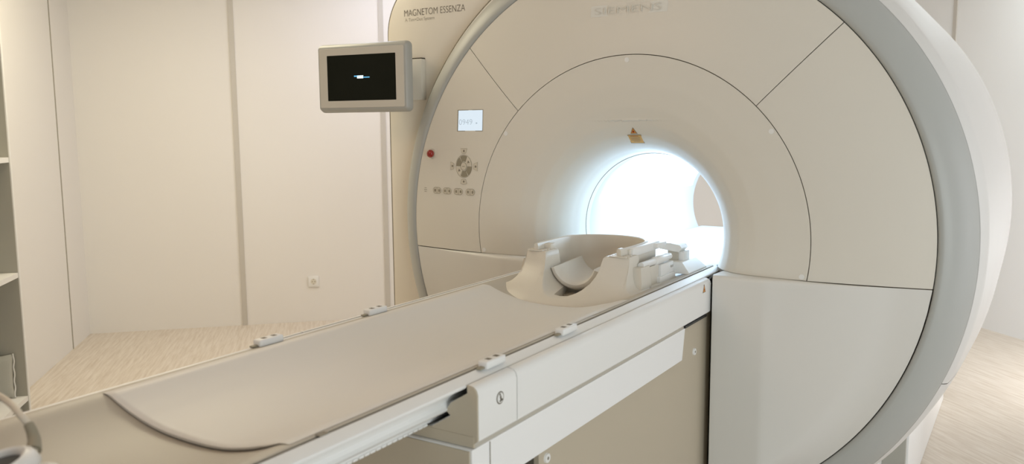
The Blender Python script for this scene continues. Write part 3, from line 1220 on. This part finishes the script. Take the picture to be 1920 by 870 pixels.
add_prism(bm, [(.130, -.016), (.170, -.014), (.205, -.020), (.212, -.030), (.200, -.044), (.160, -.040), (.130, -.036)], lambda a, b: Vector((a, -.050, b)), lambda a, b: Vector((a, .012, b)))
bevel_all(bm, .003, 2)
obj('connector_arm', bm, M_white, CT)
obj('connector_tongue', box(.085, .131, -.040, .002, -.031, -.019, .001), mat('tongue_grey', (0.36, 0.34, 0.29), 0.5), CT)

# ------------------------------------------------------------------ headphones with cable in the near left corner
HB = thing('headphones', 'blurred white headphones with black ear opening and looping cable, table corner', 'headphones', (.09, -2.24, -.16))


def disc_rows(c, ax, prof_, n=36, sy=1.0):
    ax = ax.normalized()
    s1_ = ax.cross(Vector((0, 0, 1)) if abs(ax.z) < .9 else Vector((0, 1, 0))).normalized()
    s2_ = ax.cross(s1_)
    return [[c + ax * h_ + s1_ * r_ * math.cos(2 * PI * k / n) + s2_ * r_ * sy * math.sin(2 * PI * k / n) for k in range(n + 1)] for r_, h_ in prof_]


ax1 = Vector((-.12, -.25, 1.0)).normalized()
ec = Vector((.112, -2.252, -.098))
obj('ear_cup', grid(disc_rows(ec, ax1, [(.002, -.045), (.045, -.043), (.062, -.032), (.068, -.012), (.066, .006), (.058, .018), (.046, .024), (.002, .026)])), M_white, HB, 50)
e2 = Vector((.066, -2.240, -.078))
obj('ear_pad', grid(disc_rows(e2, ax1, [(.030, -.02), (.050, -.012), (.056, .002), (.051, .016), (.042, .021), (.036, .018), (.034, .010)])), M_white, HB, 50)
obj('ear_opening', grid(disc_rows(e2, ax1, [(.0365, .012), (.033, .0125), (.020, .0128), (.001, .013)])), M_black, HB, 50)
obj('head_band', (lambda b: (add_tube(b, smooth_path([(.105, -2.205, -.075), (.16, -2.215, -.062), (.24, -2.27, -.075), (.30, -2.36, -.10)], 6), .011), b)[1])(bmesh.new()), M_white, HB)
cp = smooth_path([(-.34, -2.26, -.06), (-.24, -2.17, -.02), (-.155, -2.154, -.015), (-.098, -2.151, -.018), (-.045, -2.160, -.02), (-.007, -2.167, -.028), (.012, -2.166, -.040), (.026, -2.168, -.055), (.040, -2.176, -.064), (.060, -2.190, -.074)], 8)
bm = bmesh.new()
add_tube(bm, cp, .0052)
obj('cable', bm, M_cable, HB)
bm = bmesh.new()
add_tube(bm, cp[-26:-6], [.0070 + .00018 * k for k in range(20)])
obj('cable_boot', bm, M_key, HB)

# ------------------------------------------------------------------ shelf unit at the left wall
cS = -3.6
SH = thing('shelf_unit', 'white open shelf unit with grey inside at the left wall', 'shelf', (-2.93 + .5 * S, -.67 - .5 * S, -H))
# local frame: a along the wall towards the camera side, b from the front into the wall
E0 = Vector((-2.93, -.67, 0))
ea, eb = Vector((S, -S, 0)), Vector((-S, -S, 0))


def sbox(a0, a1, b0, b1, z0, z1):
    bm = bmesh.new()
    q = [E0 + ea * a + eb * b for a, b in ((a0, b0), (a1, b0), (a1, b1), (a0, b1))]
    lo = [bm.verts.new((p.x, p.y, z0)) for p in q]
    hi = [bm.verts.new((p.x, p.y, z1)) for p in q]
    bm.faces.new(lo)
    bm.faces.new(hi[::-1])
    for i in range(4):
        bm.faces.new((lo[i], hi[i], hi[(i + 1) % 4], lo[(i + 1) % 4]))
    return bm


SD = .195
obj('side_panel', sbox(0.004, .018, .004, SD, -1.049, 1.48), M_shelf, SH)
obj('side_edge', sbox(0, .018, -.001, .004, -1.049, 1.48), M_shelfw, SH)
obj('side_panel', sbox(1.10, 1.118, 0, SD, -1.049, 1.48), M_shelf, SH)
obj('back_panel', sbox(.018, 1.10, SD - .008, SD, -1.049, 1.48), M_shelf, SH)
for z in (-.907, -.290, .268, .824, 1.455):
    s1 = obj('shelf_board', sbox(.0185, 1.0995, .004, SD - .009, z - .024, z), M_shelfw, SH)
# cushion on the bottom shelf
PW = thing('shelf_cushion', 'flat grey cushion leaning on the lowest shelf', 'cushion', (E0 + ea * .22 + eb * .10 + Vector((0, 0, -.906))))
rows = []
n = 14
pc = E0 + ea * .058 + eb * .116 + Vector((0, 0, -.795))
for sd in (1,):
    pass
bm = bmesh.new()
A2 = Vector((-.46, -.89, 0)).normalized()
Z2 = (Vector((0, 0, 1)) - ea * .08).normalized()
N2 = A2.cross(Z2).normalized()
Vt = {}
for sd in (1, -1):
    for i in range(n + 1):
        for j in range(n + 1):
            uu_, vv_ = -1 + 2 * i / n, -1 + 2 * j / n
            e = max(0, (1 - uu_ ** 4) * (1 - vv_ ** 4)) ** .5
            pin = 1 - .06 * (1 - abs(uu_) ** 2) * abs(vv_) ** 6
            pin2 = 1 - .06 * (1 - abs(vv_) ** 2) * abs(uu_) ** 6
            p = pc + A2 * (uu_ * .067 * pin2) + Z2 * (vv_ * .108 * pin) + N2 * sd * .022 * e
            if e == 0 and sd == -1:
                Vt[(sd, i, j)] = Vt[(1, i, j)]
            else:
                Vt[(sd, i, j)] = bm.verts.new(p)
    for i in range(n):
        for j in range(n):
            q = (Vt[(sd, i, j)], Vt[(sd, i + 1, j)], Vt[(sd, i + 1, j + 1)], Vt[(sd, i, j + 1)])
            if len(set(q)) == 4:
                try:
                    bm.faces.new(q)
                except ValueError:
                    pass
obj('cushion_cover', bm, M_cloud, PW, 60)
bm = bmesh.new()
sp = [pc + A2 * (-.069 + .002 * math.sin(k * 1.3)) + Z2 * (-.108 + .216 * k / 16) for k in range(17)]
add_tube(bm, sp, .0035, 8)
obj('cushion_seam', bm, M_shelfw, PW)

# ------------------------------------------------------------------ wall socket on the back wall
so = Vector((-3.322, 1.648, -.744))
SK = thing('wall_socket', 'white square power socket low on the cream back wall', 'socket', so)
ub, nb = Vector((S, S, 0)), Vector((S, -S, 0))
# centre sits exactly on the wall face
dist = (so - Vector((PA[0], PA[1], 0))).dot(nb)
so = so - nb * dist


def wbox(c, hw, d0, d1, hh, bev=.0):
    bm = bmesh.new()
    vs = add_box(bm, -hw, hw, d0, d1, -hh, hh, bev)
    Mx = Matrix(((ub.x, nb.x, 0, c.x), (ub.y, nb.y, 0, c.y), (0, 0, 1, c.z), (0, 0, 0, 1)))
    for v in bm.verts:
        v.co = Mx @ v.co
    return bm


obj('socket_plate', wbox(so, .040, .0, .010, .040, .002), M_shelfw, SK)
bm = bmesh.new()
add_cyl(bm, so + nb * .0095, so + nb * .0110, .0215, n=28)
rc = obj('socket_well', bm, M_keyl, SK)
for s_ in (-1, 1):
    p = so + ub * (.0095 * s_) + nb * .0105
    obj('pin_hole', cyl(p, p + nb * .0012, .0036, n=10), M_key, rc)
for s_ in (-1, 1):
    obj('earth_clip', wbox(so + Vector((0, 0, s_ * .018)), .003, .0105, .0120, .003), M_key, rc)
